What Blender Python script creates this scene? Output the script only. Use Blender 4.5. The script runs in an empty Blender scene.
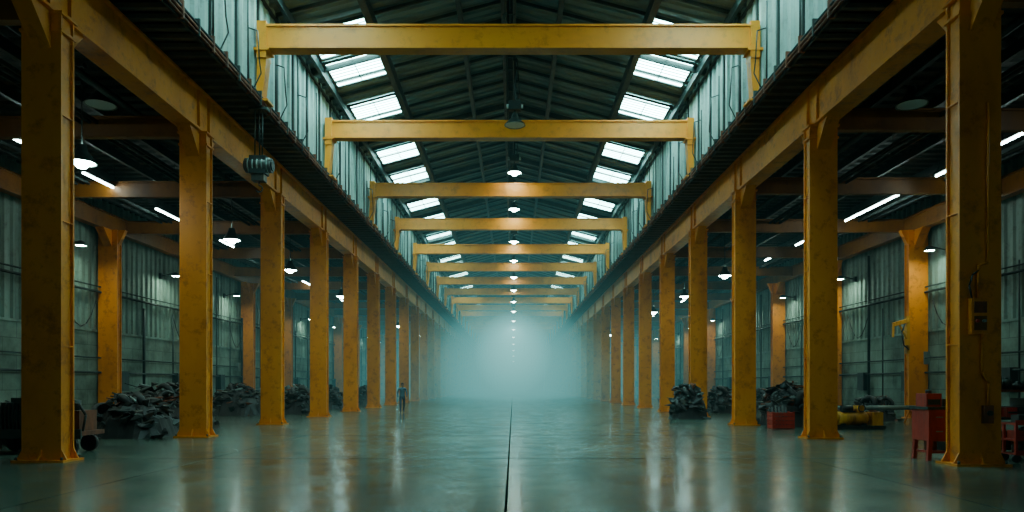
import bpy, bmesh, math, random
from mathutils import Vector, Matrix, Euler
random.seed(7)
HZ = 1.6
Y0, Y1 = -6.0, 216.0

# ------------------------------------------------------------ materials
def new_mat(name):
    m = bpy.data.materials.new(name); m.use_nodes = True
    nt = m.node_tree
    return m, nt, nt.nodes['Principled BSDF']

def N(nt, t, **kw):
    n = nt.nodes.new(t)
    for k, v in kw.items(): setattr(n, k, v)
    return n

def ramp(nt, stops):
    r = N(nt, 'ShaderNodeValToRGB')
    e = r.color_ramp.elements
    while len(e) < len(stops): e.new(0.5)
    for i, (p, c) in enumerate(stops):
        e[i].position = p; e[i].color = (*c, 1) if len(c) == 3 else c
    return r

def weathered(name, c1, c2, c3, scale=1.5, rough=0.5, metal=0.0, stretch=(1, 1, .25), bump=.15, thr=(.35, .55, .72), grime=0.0):
    m, nt, b = new_mat(name)
    g = N(nt, 'ShaderNodeNewGeometry')
    mp = N(nt, 'ShaderNodeMapping'); mp.inputs['Scale'].default_value = stretch
    nt.links.new(g.outputs['Position'], mp.inputs['Vector'])
    n = N(nt, 'ShaderNodeTexNoise'); n.inputs['Scale'].default_value = scale
    n.inputs['Detail'].default_value = 9; n.inputs['Roughness'].default_value = .6
    nt.links.new(mp.outputs[0], n.inputs['Vector'])
    r = ramp(nt, [(thr[0], c1), (thr[1], c2), (thr[2], c3)])
    nt.links.new(n.outputs['Fac'], r.inputs[0]); col = r.outputs[0]
    n2 = N(nt, 'ShaderNodeTexNoise'); n2.inputs['Scale'].default_value = 9; n2.inputs['Detail'].default_value = 6
    nt.links.new(g.outputs['Position'], n2.inputs['Vector'])
    if grime > 0:
        n3 = N(nt, 'ShaderNodeTexNoise'); n3.inputs['Scale'].default_value = 2.6; n3.inputs['Detail'].default_value = 12; n3.inputs['Roughness'].default_value = .72
        nt.links.new(g.outputs['Position'], n3.inputs['Vector'])
        rg = ramp(nt, [(.52, (1, 1, 1)), (.60, (.68, .55, .55)), (.70, (.25, .18, .3))]); nt.links.new(n3.outputs['Fac'], rg.inputs[0])
        mm = N(nt, 'ShaderNodeMixRGB', blend_type='MULTIPLY'); mm.inputs[0].default_value = grime
        nt.links.new(col, mm.inputs[1]); nt.links.new(rg.outputs[0], mm.inputs[2]); col = mm.outputs[0]
    nt.links.new(col, b.inputs['Base Color'])
    mr = N(nt, 'ShaderNodeMapRange'); mr.inputs['To Min'].default_value = max(.05, rough - .12); mr.inputs['To Max'].default_value = rough + .2
    nt.links.new(n2.outputs['Fac'], mr.inputs['Value']); nt.links.new(mr.outputs[0], b.inputs['Roughness'])
    bp = N(nt, 'ShaderNodeBump'); bp.inputs['Strength'].default_value = bump; bp.inputs['Distance'].default_value = .02
    nt.links.new(n2.outputs['Fac'], bp.inputs['Height']); nt.links.new(bp.outputs[0], b.inputs['Normal'])
    b.inputs['Metallic'].default_value = metal
    return m

YEL = weathered('yellow_paint', (.84, .245, .0012), (.74, .20, .0012), (.42, .095, .002), scale=.7, rough=.42, stretch=(1, 1, .5), thr=(.36, .56, .78), grime=.65, bump=.06)
YELD = weathered('dimmed_yellow_paint', (.26, .088, .002), (.20, .064, .002), (.10, .03, .004), scale=.7, rough=.48, grime=.5, bump=.05)  # yellow darkened so aisle beams and wall girder look dim; shade in the colour
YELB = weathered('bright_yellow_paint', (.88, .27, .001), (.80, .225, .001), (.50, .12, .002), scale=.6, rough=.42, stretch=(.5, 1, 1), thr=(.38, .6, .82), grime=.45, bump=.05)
STEEL = weathered('dark_steel', (.016, .030, .029), (.026, .042, .040), (.045, .06, .055), rough=.5, metal=.2)
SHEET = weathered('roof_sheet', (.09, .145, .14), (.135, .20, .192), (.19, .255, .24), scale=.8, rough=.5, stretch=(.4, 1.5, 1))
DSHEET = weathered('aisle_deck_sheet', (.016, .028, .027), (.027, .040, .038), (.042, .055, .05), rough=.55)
RUST = weathered('rusty_steel', (.24, .065, .025), (.13, .04, .02), (.045, .022, .016), scale=4, rough=.7)
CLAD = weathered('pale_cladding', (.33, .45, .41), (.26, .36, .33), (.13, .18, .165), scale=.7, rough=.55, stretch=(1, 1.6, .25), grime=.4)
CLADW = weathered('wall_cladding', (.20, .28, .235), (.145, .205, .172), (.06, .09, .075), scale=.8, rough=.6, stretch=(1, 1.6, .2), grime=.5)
RED = weathered('red_paint', (.50, .03, .012), (.38, .024, .012), (.12, .02, .012), scale=4, rough=.45)
RUBBER = weathered('black_rubber', (.012, .016, .016), (.020, .025, .025), (.038, .042, .040), scale=5, rough=.45)
SCRAP = weathered('scrap_metal', (.035, .045, .045), (.06, .068, .063), (.10, .085, .06), scale=5, rough=.4, metal=.4)
GREY = weathered('galvanised_grey', (.24, .30, .28), (.18, .23, .215), (.10, .13, .12), scale=3, rough=.4, metal=.4)
BRASS = weathered('machine_yellow', (.80, .33, .006), (.6, .23, .006), (.18, .07, .01), scale=5, rough=.5)

BLOCK, nt, b = new_mat('concrete_block')
tc = N(nt, 'ShaderNodeNewGeometry'); sp = N(nt, 'ShaderNodeSeparateXYZ'); cb = N(nt, 'ShaderNodeCombineXYZ')
nt.links.new(tc.outputs['Position'], sp.inputs[0])
nt.links.new(sp.outputs['Y'], cb.inputs['X']); nt.links.new(sp.outputs['Z'], cb.inputs['Y'])
br = N(nt, 'ShaderNodeTexBrick'); br.inputs['Scale'].default_value = 1
br.inputs['Brick Width'].default_value = 1.6; br.inputs['Row Height'].default_value = .7
br.inputs['Mortar Size'].default_value = .012
br.inputs['Color1'].default_value = (.22, .29, .235, 1); br.inputs['Color2'].default_value = (.18, .24, .195, 1)
br.inputs['Mortar'].default_value = (.09, .115, .095, 1)
nt.links.new(cb.outputs[0], br.inputs['Vector'])
no = N(nt, 'ShaderNodeTexNoise'); no.inputs['Scale'].default_value = .5; no.inputs['Detail'].default_value = 10; no.inputs['Roughness'].default_value = .65
nt.links.new(tc.outputs['Position'], no.inputs['Vector'])
rr = ramp(nt, [(.34, (.32, .32, .30)), (.62, (1, 1, 1))]); nt.links.new(no.outputs['Fac'], rr.inputs[0])
mx = N(nt, 'ShaderNodeMixRGB', blend_type='MULTIPLY'); mx.inputs[0].default_value = 1
nt.links.new(br.outputs['Color'], mx.inputs[1]); nt.links.new(rr.outputs[0], mx.inputs[2])
nt.links.new(mx.outputs[0], b.inputs['Base Color']); b.inputs['Roughness'].default_value = .85

# floor
FLOOR, nt, b = new_mat('polished_concrete')
g = N(nt, 'ShaderNodeNewGeometry')
n1 = N(nt, 'ShaderNodeTexNoise'); n1.inputs['Scale'].default_value = .32; n1.inputs['Detail'].default_value = 13; n1.inputs['Roughness'].default_value = .72
n2 = N(nt, 'ShaderNodeTexNoise'); n2.inputs['Scale'].default_value = 1.1; n2.inputs['Detail'].default_value = 7; n2.inputs['Roughness'].default_value = .6
for n in (n1, n2): nt.links.new(g.outputs['Position'], n.inputs['Vector'])
r1 = ramp(nt, [(.37, (.020, .036, .027)), (.5, (.050, .077, .058)), (.63, (.105, .14, .104))])
nt.links.new(n1.outputs['Fac'], r1.inputs[0])
nt.links.new(r1.outputs[0], b.inputs['Base Color'])
mr = N(nt, 'ShaderNodeMapRange'); mr.inputs['From Min'].default_value = .3; mr.inputs['From Max'].default_value = .7
mr.inputs['To Min'].default_value = .14; mr.inputs['To Max'].default_value = .27
nt.links.new(n2.outputs['Fac'], mr.inputs['Value']); nt.links.new(mr.outputs[0], b.inputs['Roughness'])
b.inputs['IOR'].default_value = 1.52
JOINT, nt, b = new_mat('slab_joint'); b.inputs['Base Color'].default_value = (.006, .009, .008, 1); b.inputs['Roughness'].default_value = 1; b.inputs['Specular IOR Level'].default_value = 0.0

def emis(name, col, s):
    m, nt, b = new_mat(name)
    b.inputs['Base Color'].default_value = (.8, .8, .8, 1)
    b.inputs['Emission Color'].default_value = (*col, 1); b.inputs['Emission Strength'].default_value = s
    return m
SKY_E = emis('skylight_daylight', (.46, .98, .93), 34)
LAMP_E = emis('lamp_lens', (.66, 1.0, .86), 80)
WLAMP_E = emis('wall_lamp_lens', (.70, 1.0, .78), 270)
TUBE_E = emis('fluorescent_tube', (.72, 1.0, .94), 42)
OFF, nt, b = new_mat('unlit_lens'); b.inputs['Base Color'].default_value = (.6, .7, .7, 1); b.inputs['Roughness'].default_value = .3

# ------------------------------------------------------------ mesh builder
class MB:
    def __init__(s): s.v = []; s.f = []; s.m = []; s.sm = []; s.mats = []
    def mi(s, mat):
        if mat not in s.mats: s.mats.append(mat)
        return s.mats.index(mat)
    def face(s, idx, mat, smooth=False):
        s.f.append(idx); s.m.append(s.mi(mat)); s.sm.append(smooth)
    def hexa(s, p, mat):
        o = len(s.v); s.v += [tuple(q) for q in p]
        for q in ((3, 2, 1, 0), (4, 5, 6, 7), (0, 1, 5, 4), (1, 2, 6, 5), (2, 3, 7, 6), (3, 0, 4, 7)):
            s.face([o + i for i in q], mat)
    def box(s, x0, x1, y0, y1, z0, z1, mat):
        if x0 > x1: x0, x1 = x1, x0
        if y0 > y1: y0, y1 = y1, y0
        s.hexa([(x0, y0, z0), (x1, y0, z0), (x1, y1, z0), (x0, y1, z0), (x0, y0, z1), (x1, y0, z1), (x1, y1, z1), (x0, y1, z1)], mat)
    def obox(s, p1, p2, w, h, mat, up=(0, 0, 1)):
        p1 = Vector(p1); p2 = Vector(p2); d = (p2 - p1).normalized(); u = Vector(up)
        if abs(d.dot(u)) > .98: u = Vector((0, 1, 0))
        a = d.cross(u).normalized(); c = a.cross(d).normalized()
        P = []
        for p in (p1, p2):
            for (i, j) in ((-1, -1), (1, -1), (1, 1), (-1, 1)): P.append(p + a * (w / 2 * i) + c * (h / 2 * j))
        s.hexa(P, mat)
    def cyl(s, p1, p2, r0, mat, r1=None, n=12, cap=True):
        if r1 is None: r1 = r0
        p1 = Vector(p1); p2 = Vector(p2); d = (p2 - p1).normalized()
        u = Vector((0, 0, 1)) if abs(d.z) < .9 else Vector((0, 1, 0))
        a = d.cross(u).normalized(); c = a.cross(d).normalized(); o = len(s.v)
        for p, r in ((p1, r0), (p2, r1)):
            for i in range(n):
                t = 2 * math.pi * i / n; s.v.append(tuple(p + a * r * math.cos(t) + c * r * math.sin(t)))
        for i in range(n): s.face([o + i, o + (i + 1) % n, o + n + (i + 1) % n, o + n + i], mat, True)
        if cap: s.face([o + i for i in range(n)][::-1], mat); s.face([o + n + i for i in range(n)], mat)
    def path(s, pts, r, mat, n=8):
        for a, c in zip(pts[:-1], pts[1:]): s.cyl(a, c, r, mat, n=n)
    def lathe(s, prof, c, mat, n=20):
        o = len(s.v)
        for (r, z) in prof:
            for i in range(n):
                t = 2 * math.pi * i / n; s.v.append((c[0] + r * math.cos(t), c[1] + r * math.sin(t), c[2] + z))
        for k in range(len(prof) - 1):
            for i in range(n):
                s.face([o + k * n + i, o + k * n + (i + 1) % n, o + (k + 1) * n + (i + 1) % n, o + (k + 1) * n + i], mat, True)
    def disc(s, c, r, mat, n=20):
        o = len(s.v)
        for i in range(n):
            t = 2 * math.pi * i / n; s.v.append((c[0] + r * math.cos(t), c[1] - r * math.sin(t), c[2]))
        s.face([o + i for i in range(n)], mat)
    def prism(s, poly, axis, a, b_, mat):
        o = len(s.v); n = len(poly)
        for t in (a, b_):
            for (p, q) in poly:
                s.v.append({'x': (t, p, q), 'y': (p, t, q), 'z': (p, q, t)}[axis])
        s.face([o + i for i in range(n)][::-1], mat); s.face([o + n + i for i in range(n)], mat)
        for i in range(n): s.face([o + i, o + (i + 1) % n, o + n + (i + 1) % n, o + n + i], mat)
    def torus(s, c, R, r, mat, rot=None, n=18, k=8):
        o = len(s.v); rot = rot or Matrix.Identity(3)
        for i in range(n):
            t = 2 * math.pi * i / n
            for j in range(k):
                q = 2 * math.pi * j / k
                p = rot @ Vector(((R + r * math.cos(q)) * math.cos(t), (R + r * math.cos(q)) * math.sin(t), r * 1.3 * math.sin(q)))
                s.v.append(tuple(Vector(c) + p))
        for i in range(n):
            for j in range(k):
                s.face([o + i * k + j, o + ((i + 1) % n) * k + j, o + ((i + 1) % n) * k + (j + 1) % k, o + i * k + (j + 1) % k], mat, True)
    def chunk(s, c, size, mat, rnd):
        bm = bmesh.new()
        for _ in range(11): bm.verts.new((rnd.gauss(0, .5) * size[0], rnd.gauss(0, .5) * size[1], rnd.gauss(0, .45) * size[2]))
        r = bmesh.ops.convex_hull(bm, input=bm.verts)
        bm.verts.ensure_lookup_table(); o = len(s.v); bm.verts.index_update()
        for v in bm.verts: s.v.append((c[0] + v.co.x, c[1] + v.co.y, max(0.0, c[2] + v.co.z)))
        for f in bm.faces: s.face([o + v.index for v in f.verts], mat)
        bm.free()
    def corr(s, fn, u0, u1, pitch, depth, mat, rows):
        prof = [(0, 0), (.12, 1), (.45, 1), (.57, 0)]
        us = []; u = u0
        while u < u1:
            for (a, d) in prof: us.append((min(u + a * pitch, u1), d * depth))
            u += pitch
        us.append((u1, 0)); o = len(s.v); n = len(us)
        for r in range(rows):
            for (u, d) in us: s.v.append(fn(u, d, r))
        for r in range(rows - 1):
            for i in range(n - 1): s.face([o + r * n + i, o + r * n + i + 1, o + (r + 1) * n + i + 1, o + (r + 1) * n + i], mat)
    def mesh(s, name):
        me = bpy.data.meshes.new(name); me.from_pydata(s.v, [], s.f)
        for m in s.mats: me.materials.append(m)
        me.polygons.foreach_set('material_index', s.m); me.polygons.foreach_set('use_smooth', s.sm)
        me.update(); return me
    def obj(s, name, loc=(0, 0, 0), rot=(0, 0, 0), parent=None):
        return place(name, s.mesh(name), loc, rot, parent)

def place(name, me, loc=(0, 0, 0), rot=(0, 0, 0), parent=None):
    o = bpy.data.objects.new(name, me); bpy.context.scene.collection.objects.link(o)
    o.location = loc; o.rotation_euler = rot
    if parent: o.parent = parent
    return o

# ------------------------------------------------------------ key dims (H = height above eye level)
SIDE = {-1: dict(W=9.75, led=8.2, cl=8.5, z0=15.0, dz=7.0), 1: dict(W=9.2, led=7.85, cl=8.15, z0=14.3, dz=7.1)}
RX = -0.17
EAVE = 13.1 + HZ; RIDGE = 15.3 + HZ
COLH = 7.72 + HZ; LEDZ = 9.0 + HZ
WX = 20.0

# floor
f = MB()
f.box(-WX - .3, WX + .3, Y0, Y1, -.3, 0, FLOOR)
f.box(-.112, -.076, Y0, Y1, 0, .002, JOINT)
y = 8.5
while y < 200:
    f.box(-WX, WX, y - .008, y + .008, 0, .002, JOINT); y += 7.05
for x in (-6.6, 6.3): f.box(x - .006, x + .006, Y0, Y1, 0, .002, JOINT)
f.obj('floor')

# side walls
for s, nm in ((-1, 'wall_left'), (1, 'wall_right')):
    w = MB(); X = s * WX
    w.box(X, X + s * .3, Y0, Y1, 0, 2.6 + HZ, BLOCK)
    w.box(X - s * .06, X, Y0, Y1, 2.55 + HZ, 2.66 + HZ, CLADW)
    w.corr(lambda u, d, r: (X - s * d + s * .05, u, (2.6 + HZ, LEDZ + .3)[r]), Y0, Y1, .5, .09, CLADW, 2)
    w.box(X + s * .1, X + s * .3, Y0, Y1, 2.6 + HZ, LEDZ + .3, STEEL)
    w.obj(nm)
    p = MB()
    for (zz, r) in ((4.45, .06), (4.7, .035), (2.2, .05), (2.9, .035)):
        p.cyl((X - s * .22, Y0, zz + (HZ if zz > 3 else 0)), (X - s * .22, 170, zz + (HZ if zz > 3 else 0)), r, STEEL, n=8)
    rnd = random.Random(3 + s)
    for k in range(36):
        yy = 22 + k * 3.1 + rnd.uniform(-1.2, 1.2)
        p.cyl((X - s * .2, yy, rnd.choice([.2, .9, 1.4])), (X - s * .2, yy, rnd.choice([6.5, 5.7, 8.8])), rnd.choice([.04, .055, .08]), STEEL, n=6)
        if k % 2 == 0: p.box(X - s * .36, X - s * .02, yy + .3, yy + 1.0, 1.3, 2.3, STEEL)
        if k % 3 == 1: p.box(X - s * .30, X - s * .02, yy - .9, yy - .5, 2.6, 3.2, GREY)
        pts = []
        for t in range(7):
            u = t / 6; pts.append((X - s * .2, yy + u * 2.4, 5.6 - 1.3 * 4 * u * (1 - u)))
        if k % 3 == 0: p.path(pts, .028, RUBBER, n=5)
    p.obj('wall_conduits')

w = MB()
for a, b_, z0, z1 in ((-WX, -4, 0, RIDGE), (4, WX, 0, RIDGE), (-4, 4, 7, RIDGE)): w.box(a, b_, Y1, Y1 + .3, z0, z1, CLADW)
w.obj('wall_back')

# steel columns
c = MB(); w_, d_ = .41, .225
c.box(-w_, w_, -d_, -d_ + .05, .04, COLH, YEL); c.box(-w_, w_, d_ - .05, d_, .04, COLH, YEL)
c.box(-w_ + .05, w_ - .05, -d_ + .05, d_ - .05, .04, COLH, YEL)
c.box(-.54, .54, -.36, .36, 0, .05, YEL)
for sx in (-1, 1):
    for yy in (-d_ + .025, d_ - .025):
        c.prism([(sx * w_, .05), (sx * .52, .05), (sx * w_, .26)], 'y', yy - .015, yy + .015, YEL)
    for sy in (-1, 1): c.cyl((sx * .47, sy * .30, .05), (sx * .47, sy * .30, .11), .03, STEEL, n=6)
for sy in (-1, 1): c.prism([(sy * d_, .05), (sy * .35, .05), (sy * d_, .26)], 'x', -.015, .015, YEL)
c.box(-w_ - .05, w_ + .05, -d_ - .05, d_ + .05, COLH - .06, COLH, YEL)
c.box(-w_ - .03, w_ + .03, -d_ - .03, d_ + .03, COLH - .42, COLH - .36, YEL)
for sy in (-1, 1):
    c.prism([(sy * d_, COLH - .75), (sy * .9, COLH), (sy * d_, COLH)], 'x', -.2, .2, YEL)
for zz in (2.4, 5.0, 7.2):
    for sx in (-1, 1):
        c.box(sx * (w_ - .06), sx * w_, -d_ + .05, d_ - .05, zz, zz + .025, YEL)
col_me = c.mesh('steel_column')
for s in (-1, 1):
    S = SIDE[s]
    for k in range(-1, 28):
        place('steel_column', col_me, (s * S['W'], S['z0'] + k * S['dz'], 0))

for s in (-1, 1):
    S = SIDE[s]; X = s * S['W']; g = MB()
    g.box(X - .3, X + .3, Y0, Y1 - 1, COLH, COLH + .07, YEL)
    g.box(X - .3, X + .3, Y0, Y1 - 1, LEDZ - .07, LEDZ, YEL)
    g.box(X - .2, X + .2, Y0, Y1 - 1, COLH + .07, LEDZ - .07, YEL)
    for k in range(-2, 28):
        yy = S['z0'] + k * S['dz']
        for t in (-.35, .35): g.box(X - .28, X + .28, yy + t - .02, yy + t + .02, COLH + .07, LEDZ - .07, YEL)
    g.obj('runway_girder')
    t = MB()
    for k in range(-1, 28):
        yy = S['z0'] + k * S['dz']
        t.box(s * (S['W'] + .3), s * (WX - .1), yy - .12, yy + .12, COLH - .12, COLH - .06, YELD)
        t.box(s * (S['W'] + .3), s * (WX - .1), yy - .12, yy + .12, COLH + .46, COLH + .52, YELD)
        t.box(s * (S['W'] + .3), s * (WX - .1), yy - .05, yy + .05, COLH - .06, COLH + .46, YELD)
    t.obj('aisle_crossbeams')
    a = MB()
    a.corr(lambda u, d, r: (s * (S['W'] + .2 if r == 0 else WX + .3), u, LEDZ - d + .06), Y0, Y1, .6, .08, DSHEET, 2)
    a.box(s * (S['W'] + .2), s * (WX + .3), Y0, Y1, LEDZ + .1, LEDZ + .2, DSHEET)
    for i, xx in enumerate((11.2, 13.2, 15.2, 17.2, 19.0)):
        a.box(s * xx - .07, s * xx + .07, Y0, Y1 - 1, LEDZ - .35, LEDZ - .02, STEEL)
    a.obj('ceiling')
    tr = MB()
    for xx, zz in ((13.0, 8.0), (17.4, 8.1)):
        for q in (-.25, .25): tr.box(s * xx + q - .02, s * xx + q + .02, 5, 190, HZ + zz, HZ + zz + .12, STEEL)
        yy = 6
        while yy < 150:
            tr.box(s * xx - .25, s * xx + .25, yy - .02, yy + .02, HZ + zz + .02, HZ + zz + .05, STEEL)
            if int(yy) % 4 == 0:
                tr.cyl((s * xx - .25, yy, HZ + zz), (s * xx - .25, yy, LEDZ), .015, STEEL, n=5)
            yy += 1.0
        tr.cyl((s * xx, 5, HZ + zz + .08), (s * xx, 190, HZ + zz + .08), .06, RUBBER, n=6)
    tr.cyl((s * 11.6, 0, HZ + 8.35), (s * 11.6, 190, HZ + 8.35), .11, STEEL, n=8)
    tr.obj('cable_tray')
    l = MB(); e = S['led']
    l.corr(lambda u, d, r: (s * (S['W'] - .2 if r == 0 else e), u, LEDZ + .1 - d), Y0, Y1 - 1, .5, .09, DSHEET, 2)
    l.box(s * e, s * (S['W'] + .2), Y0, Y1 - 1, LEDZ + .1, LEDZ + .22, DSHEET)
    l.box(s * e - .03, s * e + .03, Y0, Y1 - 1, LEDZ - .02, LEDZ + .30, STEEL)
    for (dx, dz, r, m_) in ((-.09, .05, .035, RUST), (-.09, .17, .045, RUST), (-.09, .29, .03, STEEL), (0, .36, .05, RUST)):
        l.cyl((s * (e + dx), Y0, LEDZ + dz), (s * (e + dx), 190, LEDZ + dz), r, m_, n=6)
    yy = Y0 + 1
    while yy < 130:
        l.box(s * (e - .15), s * (e + .02), yy - .03, yy + .03, LEDZ - .03, LEDZ + .42, RUST if int(yy * 2) % 3 else STEEL)
        yy += .9
    l.obj('service_ledge')
    cw = MB(); X = s * S['cl']
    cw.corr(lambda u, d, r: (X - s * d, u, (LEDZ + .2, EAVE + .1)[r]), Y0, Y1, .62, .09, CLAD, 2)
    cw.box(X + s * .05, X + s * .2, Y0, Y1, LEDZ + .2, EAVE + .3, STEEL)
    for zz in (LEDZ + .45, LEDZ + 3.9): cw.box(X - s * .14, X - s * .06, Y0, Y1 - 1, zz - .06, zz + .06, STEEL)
    yy = 5.0
    while yy < 190:
        cw.box(X - s * .13, X - s * .05, yy - .05, yy + .05, LEDZ + .2, EAVE, STEEL); yy += 1.86
    cw.obj('wall_clerestory')
    cr = MB(); rnd = random.Random(20 + s)
    yy = 12
    while yy < 120:
        xx = s * (S['cl'] - .2)
        cr.cyl((xx, yy, LEDZ + .4), (xx, yy, EAVE - .3 - rnd.random() * 1.5), .03, STEEL, n=6)
        if rnd.random() < .5:
            cr.path([(xx, yy, LEDZ + 2.2), (xx - s * .3, yy, LEDZ + 2.1), (xx - s * .35, yy, LEDZ + 1.2), (xx - s * .3, yy + .3, LEDZ + .9), (xx, yy + .4, LEDZ + .4)], .022, RUBBER, n=5)
        yy += 2.6
    cr.obj('clerestory_conduits')
    wg = MB(); X = s * (WX - .45)
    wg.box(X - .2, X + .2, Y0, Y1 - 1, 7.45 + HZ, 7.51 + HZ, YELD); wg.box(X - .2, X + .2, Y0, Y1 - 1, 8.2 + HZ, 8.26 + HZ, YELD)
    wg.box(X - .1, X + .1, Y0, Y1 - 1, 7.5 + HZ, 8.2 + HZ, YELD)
    wg.obj('wall_girder')

hh = 7.45 + HZ
c2 = MB()
c2.box(-.46, .46, -.2, -.15, .04, hh, YEL); c2.box(-.46, .46, .15, .2, .04, hh, YEL); c2.box(-.40, .40, -.15, .15, .04, hh, YEL)
c2.box(-.55, .38, -.3, .3, 0, .05, YEL)
for sy in (-1, 1): c2.prism([(sy * .2, hh - .8), (sy * .9, hh), (sy * .2, hh)], 'x', -.2, .2, YEL)
c2.prism([(-.46, hh - .7), (-.8, hh), (-.46, hh)], 'y', -.12, .12, YEL)
wc_me = c2.mesh('wall_column')
for s in (-1, 1):
    for k in range(0, 20):
        place('wall_column', wc_me, (s * (WX - .55), 16.5 + 9 * k, 0), (0, 0, 0 if s > 0 else math.pi))

# roof
def roofz(x):
    half = SIDE[-1]['cl'] if x < RX else SIDE[1]['cl']
    t = abs(x - RX) / (half - .17 if x < RX else half + .17)
    return RIDGE + (EAVE - RIDGE) * t
r = MB()
for s in (-1, 1):
    E = s * (SIDE[s]['cl'] + .1)
    r.corr(lambda u, d, q: ((E if q == 0 else RX), u, (roofz(E) if q == 0 else RIDGE) + .25 - d), Y0, Y1, .5, .08, SHEET, 2)
    r.hexa([(E, Y0, roofz(E) + .3), (RX, Y0, RIDGE + .3), (RX, Y1, RIDGE + .3), (E, Y1, roofz(E) + .3), (E, Y0, roofz(E) + .4), (RX, Y0, RIDGE + .4), (RX, Y1, RIDGE + .4), (E, Y1, roofz(E) + .4)], STEEL)
r.obj('ceiling')
r = MB()
for s in (-1, 1):
    E = s * (SIDE[s]['cl'] - .05)
    yy = 12.0; k = 0
    while yy < 190:
        big = k % 6 == 0
        h = .28 if big else .12
        r.obox((E, yy, roofz(E) + .14 - h / 2), (RX, yy, RIDGE + .14 - h / 2), .10 if big else .06, h, STEEL)
        yy += 1.5; k += 1
    for xx, ww, h in ((8.0, .14, .3), (5.35, .26, .42), (2.1, .18, .3)):
        x = s * xx
        if s > 0: x -= .25
        r.box(x - ww / 2, x + ww / 2, Y0, 200, roofz(x) - h + .02, roofz(x) + .04, STEEL)
r.obj('roof_purlins')
# ridge truss
r = MB(); zt = RIDGE - .1; zb = RIDGE - 1.2
for x in (-.22, .22): r.box(RX + x - .06, RX + x + .06, Y0, 200, zb, zb + .14, STEEL)
r.box(RX - .18, RX + .18, Y0, 200, zt, zt + .15, STEEL)
r.cyl((RX + .06, Y0, zb + .2), (RX + .06, 200, zb + .2), .12, RUBBER, n=8)
r.cyl((RX - .1, Y0, zb - .05), (RX - .1, 200, zb - .05), .05, STEEL, n=8)
yy = 14; k = 0
while yy < 170:
    for x in (-.22, .22):
        r.obox((RX + x, yy, zb if k % 2 else zt), (RX + x, yy + 1.2, zt if k % 2 else zb), .06, .06, STEEL)
    r.box(RX - .22, RX + .22, yy - .03, yy + .03, zb, zb + .08, STEEL)
    yy += 1.2; k += 1
r.obj('ridge_truss')

# skylights
sk = MB(); L_, W_ = 1.15, 1.16
sk.box(-W_, W_, -L_, L_, 0, .02, SKY_E)
for y in (-L_, L_): sk.box(-W_ - .08, W_ + .08, y - .05, y + .05, -.05, .04, STEEL)
for x in (-W_, W_): sk.box(x - .05, x + .05, -L_, L_, -.05, .04, STEEL)
for y in (-.82, -.55, -.27, 0, .27, .55, .82): sk.box(-W_, W_, y - .022, y + .022, -.03, .0, GREY)
sk.box(-.02, .02, -L_, L_, -.03, 0, GREY)
sk_me = sk.mesh('skylight')
ys = [15, 19.5, 23.3, 28.2, 30.9, 35.4, 42.1, 46.8]
y = 53.9
while y < 165: ys += [y, y + 4.6]; y += 11.6
for s in (-1, 1):
    x = -6.75 if s < 0 else 6.45
    ang = math.atan2(RIDGE - EAVE, 8.3)
    for y in ys: place('skylight', sk_me, (x, y, roofz(x) + .10), (0, ang * (1 if s > 0 else -1), 0))

# overhead crossbeams
XL, XR = -8.15, 7.85
def crossbeam():
    m = MB(); z0, z1 = 10.92 + HZ, 11.70 + HZ
    m.box(XL, XR, -.25, .25, z0, z0 + .07, YELB); m.box(XL, XR, -.25, .25, z1 - .07, z1, YELB)
    m.box(XL, XR, -.20, .20, z0 + .07, z1 - .07, YELB)
    for X, s in ((XL, -1), (XR, 1)):
        m.box(X - .15, X + .15, -.26, .26, z0 - .3, z1 + .1, YELB)
        m.prism([(X - .15, z0 - .3), (X + .15, z0 - .3), (X + .06 + s * .08, LEDZ + .1), (X - .12 + s * .08, LEDZ + .1)], 'y', -.2, .2, YELB)
        m.box(X - .24, X + .24, -.3, .3, z0 - .08, z0, YELB)
        m.box(X - .22, X + .22, -.3, .3, LEDZ + .2, LEDZ + .27, YELB)
    return m.mesh('overhead_crossbeam')
cb_me = crossbeam()
cz = [23.4, 31.8, 41.6, 50.4, 59.6]
while cz[-1] < 180: cz.append(cz[-1] + 9)
for y in cz: place('overhead_crossbeam', cb_me, (0, y, 0))

# lamps
def highbay(on, drop, R=.40, gear=False):
    m = MB(); k = R / .42
    m.lathe([(.05, .5), (.12, .48), (.16, .30), (.2, .26), (.42 * k, 0), (.44 * k, -.03)], (0, 0, 0), STEEL)
    m.lathe([(.44 * k, -.03), (.40 * k, -.02), (.17, .2)], (0, 0, 0), GREY)
    m.disc((0, 0, -.015), .40 * k, LAMP_E if on else OFF)
    if on: m.lathe([(.18, -.015), (.17, -.09), (.11, -.16), (.001, -.19)], (0, 0, 0), LAMP_E, n=14)
    m.cyl((0, 0, .5), (0, 0, .5 + drop), .05 if gear else .02, STEEL, n=6)
    if gear:
        m.box(-.26, .26, -.16, .16, .62, 1.0, STEEL); m.cyl((-.36, 0, .8), (.36, 0, .8), .09, GREY, n=10)
        m.path([(.12, 0, 1.0), (.2, 0, 1.3), (.1, 0, .5 + drop)], .02, RUBBER, n=5)
    m.box(-.09, .09, -.09, .09, .5 + drop - .12, .5 + drop, STEEL)
    return m.mesh('high_bay_lamp')
def ridge_lamp(y, H, on, R=.42):
    z = H + HZ; place('high_bay_lamp', highbay(on, zb - z - .5, R, True), (RX + .25, y, z))
ridge_lamp(30.9, 11.25, False, .44)
for y, H in ((40.4, 12.0), (49.2, 12.1), (58.4, 11.7), (67.3, 11.7), (76.3, 11.5), (85.3, 11.3), (94.3, 11.0), (101, 10.4), (107, 9.6), (113, 8.8), (119, 8.0), (125, 7.2), (131, 6.4), (137, 5.6), (143, 4.8)):
    ridge_lamp(y, H, True, .38)
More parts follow.
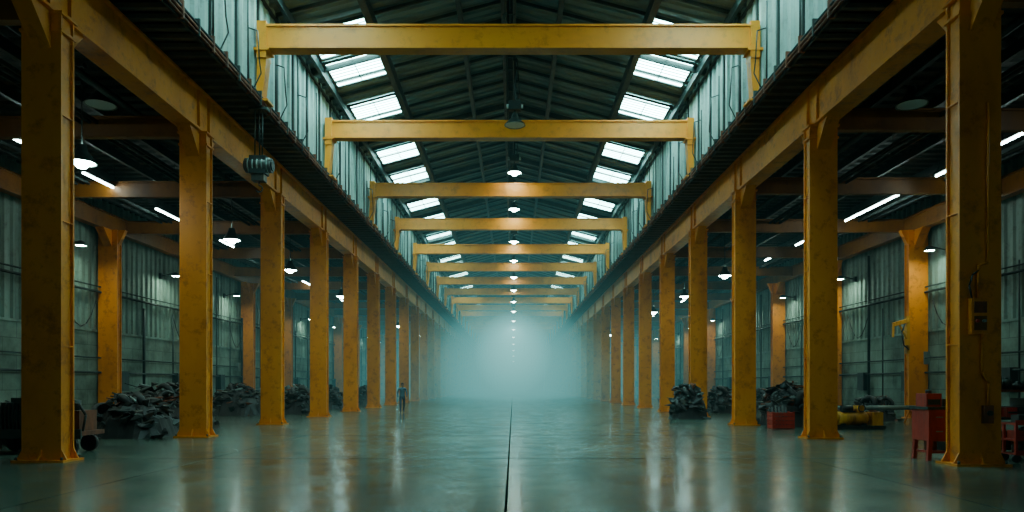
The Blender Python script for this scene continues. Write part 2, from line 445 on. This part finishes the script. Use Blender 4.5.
AZ = LEDZ - .35
for s in (-1, 1):
    d1 = AZ - (6.2 + HZ) - .5
    a_on = highbay(True, d1 + .3, .36); a_off = highbay(False, .05, .42)
    for y in ([19.9, 30.5, 38.5, 50, 62, 75, 90, 105, 122] if s < 0 else [40.5, 50, 61, 73, 88, 104, 122]):
        place('high_bay_lamp', a_on, (s * 12.0, y, 6.2 + HZ))
    place('high_bay_lamp', a_off, (s * (12.0 if s < 0 else 11.6), 20.8, 8.22 + HZ - .05))
wl = MB()
wl.cyl((0, 0, 0), (-.85, 0, .2), .03, STEEL, n=8)
wl.lathe([(.05, .22), (.14, .18), (.24, 0), (.25, -.02)], (-.85, 0, 0), STEEL, n=16)
wl.disc((-.85, 0, 0), .19, WLAMP_E, n=16); wl.box(-.06, .06, -.1, .1, -.15, .15, STEEL)
wl_me = wl.mesh('wall_lamp')
for s in (-1, 1):
    for k in range(14):
        place('wall_lamp', wl_me, (s * (WX - .1), 22.6 + 8.9 * k + (0 if s < 0 else 1.2), 6.15 + HZ), (0, 0, 0 if s > 0 else math.pi))
def tube(s, ya, yb):
    m = MB(); n = max(1, round((yb - ya) / 1.2)); L = (yb - ya)
    m.box(-.09, .09, -L / 2, L / 2, .04, .12, STEEL)
    for i in range(n):
        a = -L / 2 + i * L / n + .04; b_ = -L / 2 + (i + 1) * L / n - .04
        m.cyl((0, a, 0), (0, b_, 0), .045, TUBE_E, n=8)
    for q in (-L * .4, L * .4): m.cyl((0, q, .12), (0, q, AZ + .3 - (8.0 + HZ)), .012, STEEL, n=5)
    m.obj('fluorescent_light', (s * 16.2, (ya + yb) / 2, 8.0 + HZ))
for a, b_ in ((16.5, 18.8), (22.0, 23.7), (26.9, 29.3), (32.4, 34.7), (39.5, 41.5), (46, 48), (55, 57), (66, 68), (80, 82)): tube(-1, a, b_)
for a, b_ in ((17, 19), (22.3, 23.8), (25.9, 27.4), (29.2, 34.9), (38.8, 41), (43.5, 46), (49, 52), (58, 60), (66, 69), (80, 83)): tube(1, a, b_)

# chain hoist hanging from the left ledge
h = MB()
for q in (-.12, .0, .12):
    h.cyl((q, -.05 if q else .05, .35), (q, 0, 1.85), .022, STEEL, n=6)
h.box(-.3, .3, -.15, .15, 1.8, 1.88, STEEL)
h.box(-.26, .26, -.2, .2, -.28, .30, STEEL)
h.cyl((-.42, 0, .02), (.42, 0, .02), .24, SCRAP, n=18); h.cyl((-.46, 0, .02), (-.42, 0, .02), .18, STEEL, n=18); h.cyl((.42, 0, .02), (.46, 0, .02), .18, STEEL, n=18)
for q in (-.3, -.15, 0, .15, .3): h.torus((q, 0, .02), .24, .02, GREY, Matrix.Rotation(math.pi / 2, 3, 'Y'), n=16, k=5)
h.box(-.2, .2, -.16, .16, -.5, -.28, SCRAP)
pts = [(0, 0, -.48)] + [(.11 * math.sin(t), 0, -.62 + .0 - .11 + .11 * math.cos(t)) for t in [0, .6, 1.2, 1.8, 2.4, 3.0, 3.6, 4.2]]
h.path(pts, .025, STEEL, n=6)
h.obj('chain_hoist', (-8.24, 23.2, HZ + 7.1))

# ------------------------------------------------------------ scrap heaps
def heap(name, x, y, w, d, hgt, seed, tyres=3, n=130):
    rnd = random.Random(seed); m = MB()
    def top(u, v): return hgt * max(0, 1 - (abs(u) ** 2.6 + abs(v) ** 2.6)) ** .55
    G = 14; o = len(m.v)
    for i in range(G + 1):
        for j in range(G + 1):
            u = -1 + 2 * i / G; v = -1 + 2 * j / G
            z = top(u, v) * .8 + (rnd.uniform(-.09, .09) if 0 < i < G and 0 < j < G else 0)
            m.v.append((u * w / 2, v * d / 2, max(0, z)))
    for i in range(G):
        for j in range(G):
            a = o + i * (G + 1) + j; m.face([a, a + G + 1, a + G + 2, a + 1], RUBBER)
    for _ in range(n):
        u = rnd.uniform(-.95, .95); v = rnd.uniform(-.95, .75); z = top(u, v) * rnd.uniform(.55, .98)
        sz = rnd.uniform(.12, .34)
        mt = rnd.choice([SCRAP, RUBBER, RUBBER, SCRAP, STEEL, RUST if rnd.random() < .3 else STEEL])
        m.chunk((u * w / 2, v * d / 2, z), (sz, sz * rnd.uniform(.4, 1), sz * rnd.uniform(.3, .9)), mt, rnd)
    for _ in range(int(n * .25)):
        u = rnd.uniform(-.8, .8); v = rnd.uniform(-.9, .4); z = top(u, v) * rnd.uniform(.6, 1) + .04
        a = rnd.uniform(0, 6.28); L = rnd.uniform(.3, .8); t = rnd.uniform(-.25, .35)
        p1 = Vector((u * w / 2, v * d / 2, z)); dv = Vector((math.cos(a), math.sin(a), t)) * L / 2
        q1 = p1 - dv; q2 = p1 + dv; q1.z = max(.03, q1.z); q2.z = max(.03, q2.z)
        m.cyl(q1, q2, rnd.uniform(.015, .045), rnd.choice([SCRAP, GREY, RUST, STEEL]), n=7)
    for _ in range(tyres):
        u = rnd.uniform(-.7, .7); v = rnd.uniform(-.8, -.1); z = max(.3, top(u, v) * .8)
        m.torus((u * w / 2, v * d / 2, z), .26, .09, RUBBER, Euler((rnd.uniform(.6, 1.8), rnd.uniform(-.6, .6), rnd.uniform(0, 3))).to_matrix())
    m.obj(name, (x, y, 0))
heap('scrap_heap', -11.75, 22.3, 2.2, 2.2, 1.35, 1)
heap('scrap_heap', -12.6, 25.6, 3.6, 2.4, 1.7, 2, n=170)
heap('scrap_heap', -13.7, 20.0, 1.9, 1.8, 1.15, 12)
heap('scrap_heap', -14.6, 38.0, 2.7, 2.4, 1.75, 3)
heap('scrap_heap', -17.2, 37.5, 2.0, 2.4, 1.4, 13)
heap('scrap_heap', -11.9, 40.0, 1.7, 2.0, 1.6, 4)
heap('scrap_heap', -12.6, 48.0, 2.6, 2.5, 1.6, 5)
heap('scrap_heap', -12.2, 57.0, 2.4, 2.5, 1.6, 6)
heap('scrap_heap', -16.5, 50.0, 2.8, 2.5, 1.6, 21)
heap('scrap_heap', 8.35, 34.1, 1.75, 1.1, 1.7, 7)
heap('scrap_heap', 10.85, 28.4, 1.9, 1.7, 1.75, 8)
heap('scrap_heap', 11.9, 41.0, 1.5, 1.8, 1.6, 9)
heap('scrap_heap', 16.4, 32.5, 1.6, 1.8, 1.1, 10)
heap('scrap_heap', 10.9, 49.0, 1.6, 1.8, 1.5, 11)
heap('scrap_heap', 15.5, 45.0, 2.6, 2, 1.4, 14)

# left foreground machine cart
m = MB()
m.box(-1.2, 1.2, -.5, .5, .42, .52, RUST); m.box(-1.25, 1.25, -.55, -.5, .36, .58, STEEL)
for sx in (-.9, .9):
    for sy in (-.4, .4): m.cyl((sx, sy - .06, .2), (sx, sy + .06, .2), .2, RUBBER, n=18); m.box(sx - .05, sx + .05, sy - .1, sy + .1, .2, .44, STEEL)
m.cyl((-.8, 0, .85), (.2, 0, .85), .32, SCRAP, n=20); m.cyl((.2, 0, .85), (.35, 0, .85), .22, RUST, n=18); m.cyl((.35, 0, .85), (.75, 0, .85), .06, GREY, n=12)
for i in range(10): m.box(-.75 + i * .09, -.72 + i * .09, -.33, .33, .55, 1.19, STEEL)
m.box(.55, 1.1, -.35, .35, .52, 1.0, RUST); m.cyl((.8, 0, 1.0), (.8, 0, 1.25), .12, STEEL, n=14); m.box(-.6, .1, -.2, .2, 1.1, 1.3, STEEL)
m.path([(1.15, -.3, .5), (1.25, -.35, .9), (1.1, -.35, 1.15), (.8, -.3, 1.2)], .03, RUBBER)
m.obj('motor_cart', (-11.2, 17.0, 0))
heap('scrap_heap', -13.8, 17.2, 2.0, 1.6, 1.2, 31)

# red machine cabinet
m = MB()
for sx in (-.36, .36):
    for sy in (-.26, .26): m.obox((sx * 1.05, sy * 1.05, 0), (sx * .95, sy, .5), .08, .08, RED)
m.box(-.40, .40, -.32, .32, .42, 1.08, RED); m.box(-.44, .44, -.36, .36, 1.08, 1.14, STEEL)
for q in (-.19, .19):
    for z in (.5, .8): m.box(q - .17, q + .17, -.34, -.32, z, z + .24, RED); m.box(q - .07, q + .07, -.36, -.34, z + .11, z + .135, GREY)
m.box(-.36, .36, -.28, .28, .16, .2, RED)
m.box(-.38, -.06, -.2, .2, 1.14, 1.42, RED); m.box(-.35, -.09, -.215, -.2, 1.18, 1.3, STEEL); m.cyl((-.22, 0, 1.42), (-.22, 0, 1.5), .06, STEEL, n=12)
m.box(.02, .22, -.1, .1, 1.14, 1.3, SCRAP); m.box(.24, .31, -.12, .12, 1.18, 1.34, SCRAP); m.cyl((.31, 0, 1.24), (.42, 0, 1.24), .02, GREY, n=8)
m.cyl((-.15, .05, .2), (-.15, .05, .42), .12, RUST, n=14); m.box(.05, .3, -.15, .15, .2, .38, STEEL)
m.path([(.44, -.2, 1.1), (.52, -.25, .7), (.48, -.3, .2), (.4, -.35, .02)], .022, RUBBER)
m.obj('red_tool_cabinet', (9.14, 15.35, 0))
# red cart beside the rack
m = MB()
for sx in (-.3, .3):
    for sy in (-.18, .18): m.cyl((sx, sy - .03, .09), (sx, sy + .03, .09), .09, RUBBER, n=14); m.box(sx - .025, sx + .025, sy - .025, sy + .025, .09, .82, RED)
for z in (.16, .45, .78): m.box(-.34, .34, -.22, .22, z, z + .04, RED); m.box(-.34, .34, -.23, -.21, z, z + .1, RED)
m.cyl((-.15, 0, .2), (-.15, 0, .42), .1, SCRAP, n=14); m.box(.02, .28, -.14, .14, .2, .38, STEEL); m.box(-.28, .0, -.15, .12, .49, .66, RED); m.cyl((.15, 0, .49), (.15, 0, .7), .07, RUST, n=12)
m.box(-.2, .2, -.12, .12, .82, .98, SCRAP); m.path([(.34, -.18, .8), (.46, -.18, .95), (.46, .18, .95), (.34, .18, .8)], .018, STEEL)
m.obj('red_cart', (10.62, 14.85, 0))
# steel rack right of column
m = MB()
for sx in (-.8, .8):
    for sy in (-.35, .35): m.box(sx - .03, sx + .03, sy - .03, sy + .03, 0, 1.75, STEEL)
for z in (.2, .85, 1.45): m.box(-.85, .85, -.4, .4, z, z + .05, RUST if z > 1 else STEEL)
rnd = random.Random(5)
for z in (.25, .9, 1.5):
    x = -.7
    while x < .6:
        ww = rnd.uniform(.14, .32); hh2 = rnd.uniform(.18, .42) * (.7 if z > 1.4 else 1); q = rnd.random()
        mt = rnd.choice([RED, SCRAP, RUBBER, GREY, RUST, STEEL])
        if q < .4: m.cyl((x + ww / 2, -.1, z), (x + ww / 2, -.1, z + hh2), ww / 2, mt, n=14); m.cyl((x + ww / 2, -.1, z + hh2), (x + ww / 2, -.1, z + hh2 + .04), ww / 5, STEEL, n=8)
        else:
            m.box(x, x + ww, -.32, .25, z, z + hh2, mt); m.box(x + .02, x + ww - .02, -.34, -.32, z + hh2 * .4, z + hh2 * .6, STEEL)
        x += ww + .03
m.obj('storage_rack', (11.2, 15.8, 0))

# yellow compressor skid
m = MB()
m.box(-.95, .95, -.35, -.27, .0, .12, STEEL); m.box(-.95, .95, .27, .35, 0, .12, STEEL)
m.cyl((-.75, 0, .38), (.35, 0, .38), .25, BRASS, n=20); m.cyl((-.85, 0, .38), (-.75, 0, .38), .14, BRASS, r1=.25, n=20); m.cyl((.35, 0, .38), (.45, 0, .38), .25, BRASS, r1=.14, n=20)
m.box(-.6, -.1, -.18, .18, .6, .66, STEEL); m.cyl((-.55, 0, .74), (-.15, 0, .74), .12, SCRAP, n=14); m.box(.0, .25, -.15, .15, .6, .85, BRASS)
m.box(.5, .9, -.28, .28, .12, .6, BRASS); m.torus((.12, -.2, .75), .13, .02, STEEL, Matrix.Rotation(math.pi / 2, 3, 'X'), n=16, k=6)
for x in (-.6, .2): m.box(x - .05, x + .05, -.3, .3, .1, .2, STEEL)
m.obj('air_compressor', (12.6, 26.3, 0), (0, 0, .1))
# red crate
m = MB()
for z in (.02, .17, .32, .47):
    for y in (-.26, .26): m.box(-.4, .4, y - .012, y + .012, z, z + .12, RED)
    for x in (-.4, .4): m.box(x - .012, x + .012, -.26, .26, z, z + .12, RED)
for x in (-.38, .38):
    for y in (-.24, .24): m.box(x - .03, x + .03, y - .03, y + .03, 0, .62, RED)
m.box(-.38, .38, -.25, .25, .02, .05, RED)
for i in range(5): m.cyl((-.25 + i * .12, .0, .05), (-.3 + i * .13, .1, .8 + .05 * (i % 2)), .03, SCRAP, n=8)
m.obj('red_crate', (9.85, 26.3, 0))
# long pipe on trestles
m = MB()
m.cyl((-1.9, 0, .66), (1.9, 0, .66), .09, GREY, n=14); m.cyl((-1.5, .2, .64), (1.6, .2, .64), .07, RUST, n=12)
for x in (-1.3, 1.3):
    m.box(x - .05, x + .05, -.35, .35, .5, .57, YEL)
    for y in (-.3, .3):
        for q in (-.2, .2): m.obox((x + q, y * 1.2, 0), (x, y, .52), .05, .05, YEL)
m.obj('pipe_on_trestles', (15.4, 29.8, 0))
# wall jib arm
m = MB()
m.box(-.1, .06, -.1, .1, -.9, .9, BRASS)
m.obox((0, -.05, .7), (-1.0, -.6, .45), .12, .18, BRASS); m.obox((0, -.05, -.3), (-.6, -.35, .5), .07, .07, BRASS)
m.obox((-1.0, -.6, .5), (-1.05, -.65, -.15), .08, .08, BRASS)
m.path([(-.2, -.15, .55), (-.5, -.4, .1), (-.35, -.3, -.5), (0, -.1, -.7)], .035, RUBBER)
m.box(-.25, 0, -.2, -.02, -.5, -.2, BRASS)
m.obj('wall_jib_arm', (WX - 1.07, 34.3, 1.6 + 2.4))
# switch box on right column
m = MB()
m.box(-.17, .17, -.12, 0, -.35, .35, YEL); m.box(-.12, .12, -.14, -.12, -.28, .0, YELD); m.box(-.12, .12, -.14, -.12, .06, .28, RUST)
m.cyl((-.08, -.14, -.1), (-.08, -.2, -.1), .03, RED, n=10); m.cyl((.05, -.14, -.1), (.05, -.2, -.1), .03, GREY, n=10)
m.path([(0, -.05, .35), (0, -.05, 1.0), (.2, -.05, 1.05), (.2, -.05, 4.2)], .025, YEL)
m.path([(.08, -.05, -.35), (.08, -.05, -1.1), (.2, -.05, -1.3), (.2, -.05, -1.75)], .025, YEL)
m.path([(-.12, -.06, .33), (-.2, -.1, .6), (-.15, -.12, .8), (0, -.06, .9)], .018, RUBBER)
m.box(.1, .28, -.1, 0, -2.1, -1.75, RUST); m.cyl((.19, -.1, -1.9), (.19, -.15, -1.9), .05, STEEL, n=12)
m.obj('switch_box', (9.12, 14.3 - .225, 2.95))

# ------------------------------------------------------------ person walking
def skin_obj(name, verts, edges, radii, roots, mat, parent, loc=(0, 0, 0)):
    me = bpy.data.meshes.new(name); me.from_pydata(verts, edges, []); me.update()
    o = bpy.data.objects.new(name, me); bpy.context.scene.collection.objects.link(o)
    o.modifiers.new('Skin', 'SKIN')
    if not me.skin_vertices: me.skin_vertices.new()
    sv = me.skin_vertices[0].data
    for i, rr_ in enumerate(radii): sv[i].radius = (rr_, rr_) if not isinstance(rr_, tuple) else rr_
    for i in range(len(verts)): sv[i].use_root = i in roots
    sb = o.modifiers.new('Sub', 'SUBSURF'); sb.levels = 2; sb.render_levels = 2
    me.materials.append(mat); o.parent = parent; o.location = loc
    return o
CLOTH, nt, b = new_mat('workwear')
tc = N(nt, 'ShaderNodeTexCoord'); sp = N(nt, 'ShaderNodeSeparateXYZ'); nt.links.new(tc.outputs['Object'], sp.inputs[0])
rp = ramp(nt, [(0, (.03, .025, .02)), (.07, (.04, .055, .075)), (.56, (.08, .13, .16)), (.9, (.35, .2, .14))]); rp.color_ramp.interpolation = 'CONSTANT'
dv = N(nt, 'ShaderNodeMath', operation='DIVIDE'); dv.inputs[1].default_value = 1.7
nt.links.new(sp.outputs['Z'], dv.inputs[0]); nt.links.new(dv.outputs[0], rp.inputs[0]); nt.links.new(rp.outputs[0], b.inputs['Base Color']); b.inputs['Roughness'].default_value = .85
SKIN, nt, b = new_mat('skin'); b.inputs['Base Color'].default_value = (.42, .24, .17, 1); b.inputs['Roughness'].default_value = .55
HAIR, nt, b = new_mat('hair'); b.inputs['Base Color'].default_value = (.02, .015, .012, 1)
person = bpy.data.objects.new('walking_worker', None); bpy.context.scene.collection.objects.link(person)
V = [(0, 0, .92), (0, 0, 1.08), (0, -.01, 1.26), (0, 0, 1.40), (0, -.01, 1.47), (0, -.02, 1.53),
     (-.19, 0, 1.37), (-.26, .06, 1.12), (-.25, -.04, .90),
     (.19, 0, 1.37), (.26, -.03, 1.12), (.25, -.16, .92),
     (-.10, 0, .86), (-.11, -.13, .49), (-.11, -.12, .10), (-.12, -.27, .05),
     (.10, 0, .86), (.10, .02, .49), (.10, .27, .16), (.11, .17, .05)]
E = [(0, 1), (1, 2), (2, 3), (3, 4), (4, 5), (3, 6), (6, 7), (7, 8), (3, 9), (9, 10), (10, 11), (0, 12), (12, 13), (13, 14), (14, 15), (0, 16), (16, 17), (17, 18), (18, 19)]
R = [(.15, .11), (.14, .10), (.17, .115), (.13, .09), .055, .05, .07, .052, .035, .07, .052, .035, .095, .065, .045, .045, .095, .065, .045, .045]
skin_obj('body', V, E, R, [0], CLOTH, person)
for sx, wr in ((-1, (-.25, -.04, .90)), (1, (.25, -.16, .92))):
    hv = [wr, (wr[0], wr[1] - .01, wr[2] - .06)]; he = [(0, 1)]; hr = [.026, (.034, .02)]; roots = [0]
    for i, L in enumerate((.07, .08, .075, .06)):
        k = len(hv); yy = wr[1] - .035 + i * .02
        hv += [(wr[0], yy, wr[2] - .07), (wr[0] - sx * .005, yy - .005, wr[2] - .07 - L * .5), (wr[0] - sx * .025, yy - .01, wr[2] - .07 - L)]
        he += [(k, k + 1), (k + 1, k + 2)]; hr += [.010, .009, .007]; roots.append(k)
    k = len(hv); hv += [(wr[0] - sx * .01, wr[1] - .03, wr[2] - .03), (wr[0] - sx * .02, wr[1] - .06, wr[2] - .06), (wr[0] - sx * .03, wr[1] - .07, wr[2] - .09)]
    he += [(k, k + 1), (k + 1, k + 2)]; hr += [.013, .010, .008]; roots.append(k)
    skin_obj('hand', hv, he, hr, roots, SKIN, person)
bm = bmesh.new(); bmesh.ops.create_uvsphere(bm, u_segments=24, v_segments=16, radius=1)
for v in bm.verts:
    x, y_, z = v.co; jaw = 1 - .28 * max(0, -z)
    v.co = (x * .078 * jaw, y_ * .097 * (1 - .1 * max(0, -z)), z * .118)
me = bpy.data.meshes.new('head'); bm.to_mesh(me); bm.free(); me.materials.append(SKIN)
for p_ in me.polygons: p_.use_smooth = True
place('head', me, (0, -.03, 1.605), parent=person)
fm = MB()
fm.prism([(-.123, 1.60 - .03), (-.15, 1.575), (-.123, 1.565)], 'x', -.012, .012, SKIN)
for sx in (-1, 1):
    fm.chunk((sx * .08, -.03, 1.60), (.012, .02, .03), SKIN, random.Random(2))
    fm.cyl((sx * .03, -.118, 1.612), (sx * .03, -.126, 1.612), .010, HAIR, n=8)
fm.box(-.022, .022, -.122, -.116, 1.542, 1.549, RED)
fm.obj('face_details', parent=person)
bm = bmesh.new(); bmesh.ops.create_uvsphere(bm, u_segments=24, v_segments=16, radius=1)
for v in list(bm.verts):
    if v.co.z < -.1 + (-v.co.y) * .45: bm.verts.remove(v)
for v in bm.verts: v.co = (v.co.x * .086, v.co.y * .105, v.co.z * .126)
me = bpy.data.meshes.new('hair'); bm.to_mesh(me); bm.free(); me.materials.append(HAIR)
place('hair_cap', me, (0, -.026, 1.61), parent=person)
person.location = (-6.35, 41.0, 0); person.rotation_euler = (0, 0, .25)

# ------------------------------------------------------------ mist (homogeneous volumes; their own emission stands in for scattered light)
mist_root = bpy.data.objects.new('glowing_mist_bank', None); bpy.context.scene.collection.objects.link(mist_root)
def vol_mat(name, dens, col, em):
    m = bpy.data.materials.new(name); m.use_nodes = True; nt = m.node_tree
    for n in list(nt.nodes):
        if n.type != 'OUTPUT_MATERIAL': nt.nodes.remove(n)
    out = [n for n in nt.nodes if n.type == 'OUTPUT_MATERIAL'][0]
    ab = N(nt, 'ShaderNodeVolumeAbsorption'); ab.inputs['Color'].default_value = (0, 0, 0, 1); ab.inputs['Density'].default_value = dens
    e = N(nt, 'ShaderNodeEmission'); e.inputs['Color'].default_value = (*col, 1); e.inputs['Strength'].default_value = em * dens  # haze brightness comes from emission, no lamp lights it
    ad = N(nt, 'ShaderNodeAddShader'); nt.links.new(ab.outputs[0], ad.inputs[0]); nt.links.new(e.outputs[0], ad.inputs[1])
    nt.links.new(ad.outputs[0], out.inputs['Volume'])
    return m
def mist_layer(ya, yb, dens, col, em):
    b_ = MB(); b_.box(-WX + .02, WX - .02, ya + .02, yb - .02, .01, RIDGE + .2, vol_mat('glowing_mist', dens, col, em)); b_.obj('layer', parent=mist_root)
def mist_glow_plume(yc, L, R, Hh, zc, p, dens, col, em):  # emissive spindle that paints the soft glow at the far end
    b_ = MB(); mt = vol_mat('glowing_mist', dens, col, em); n = 32; K = 24; o = 0
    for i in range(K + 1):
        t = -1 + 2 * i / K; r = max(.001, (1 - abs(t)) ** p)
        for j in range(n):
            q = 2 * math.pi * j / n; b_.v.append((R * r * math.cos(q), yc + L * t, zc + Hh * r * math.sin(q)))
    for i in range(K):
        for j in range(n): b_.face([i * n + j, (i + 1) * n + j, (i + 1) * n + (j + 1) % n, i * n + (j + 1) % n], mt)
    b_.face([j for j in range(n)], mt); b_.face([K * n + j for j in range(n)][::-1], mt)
    b_.obj('glow_plume', parent=mist_root)
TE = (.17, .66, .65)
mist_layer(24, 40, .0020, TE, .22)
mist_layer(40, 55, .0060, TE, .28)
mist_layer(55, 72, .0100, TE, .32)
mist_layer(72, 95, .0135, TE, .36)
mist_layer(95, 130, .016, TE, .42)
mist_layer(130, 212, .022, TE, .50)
mist_glow_plume(92, 58, 22, 11, 1.5, 1.3, .014, (.20, .72, .71), .60)
mist_glow_plume(95, 54, 11, 10, 3.5, 1.4, .019, (.27, .84, .81), 1.2)
mist_glow_plume(100, 48, 5.5, 6, 6.0, 1.4, .021, (.36, .92, .88), 2.2)

# world
w = bpy.data.worlds.new('world'); bpy.context.scene.world = w; w.use_nodes = True
w.node_tree.nodes['Background'].inputs[0].default_value = (.34, .80, .73, 1)
w.node_tree.nodes['Background'].inputs[1].default_value = .28

cam = bpy.data.cameras.new('camera'); co = bpy.data.objects.new('camera', cam); bpy.context.scene.collection.objects.link(co)
co.location = (0, 0, HZ); co.rotation_euler = (math.pi / 2, 0, 0)
cam.lens = 36 * 715 / 1024; cam.sensor_width = 36; cam.shift_x = -.001; cam.shift_y = .126; cam.clip_end = 500
bpy.context.scene.camera = co
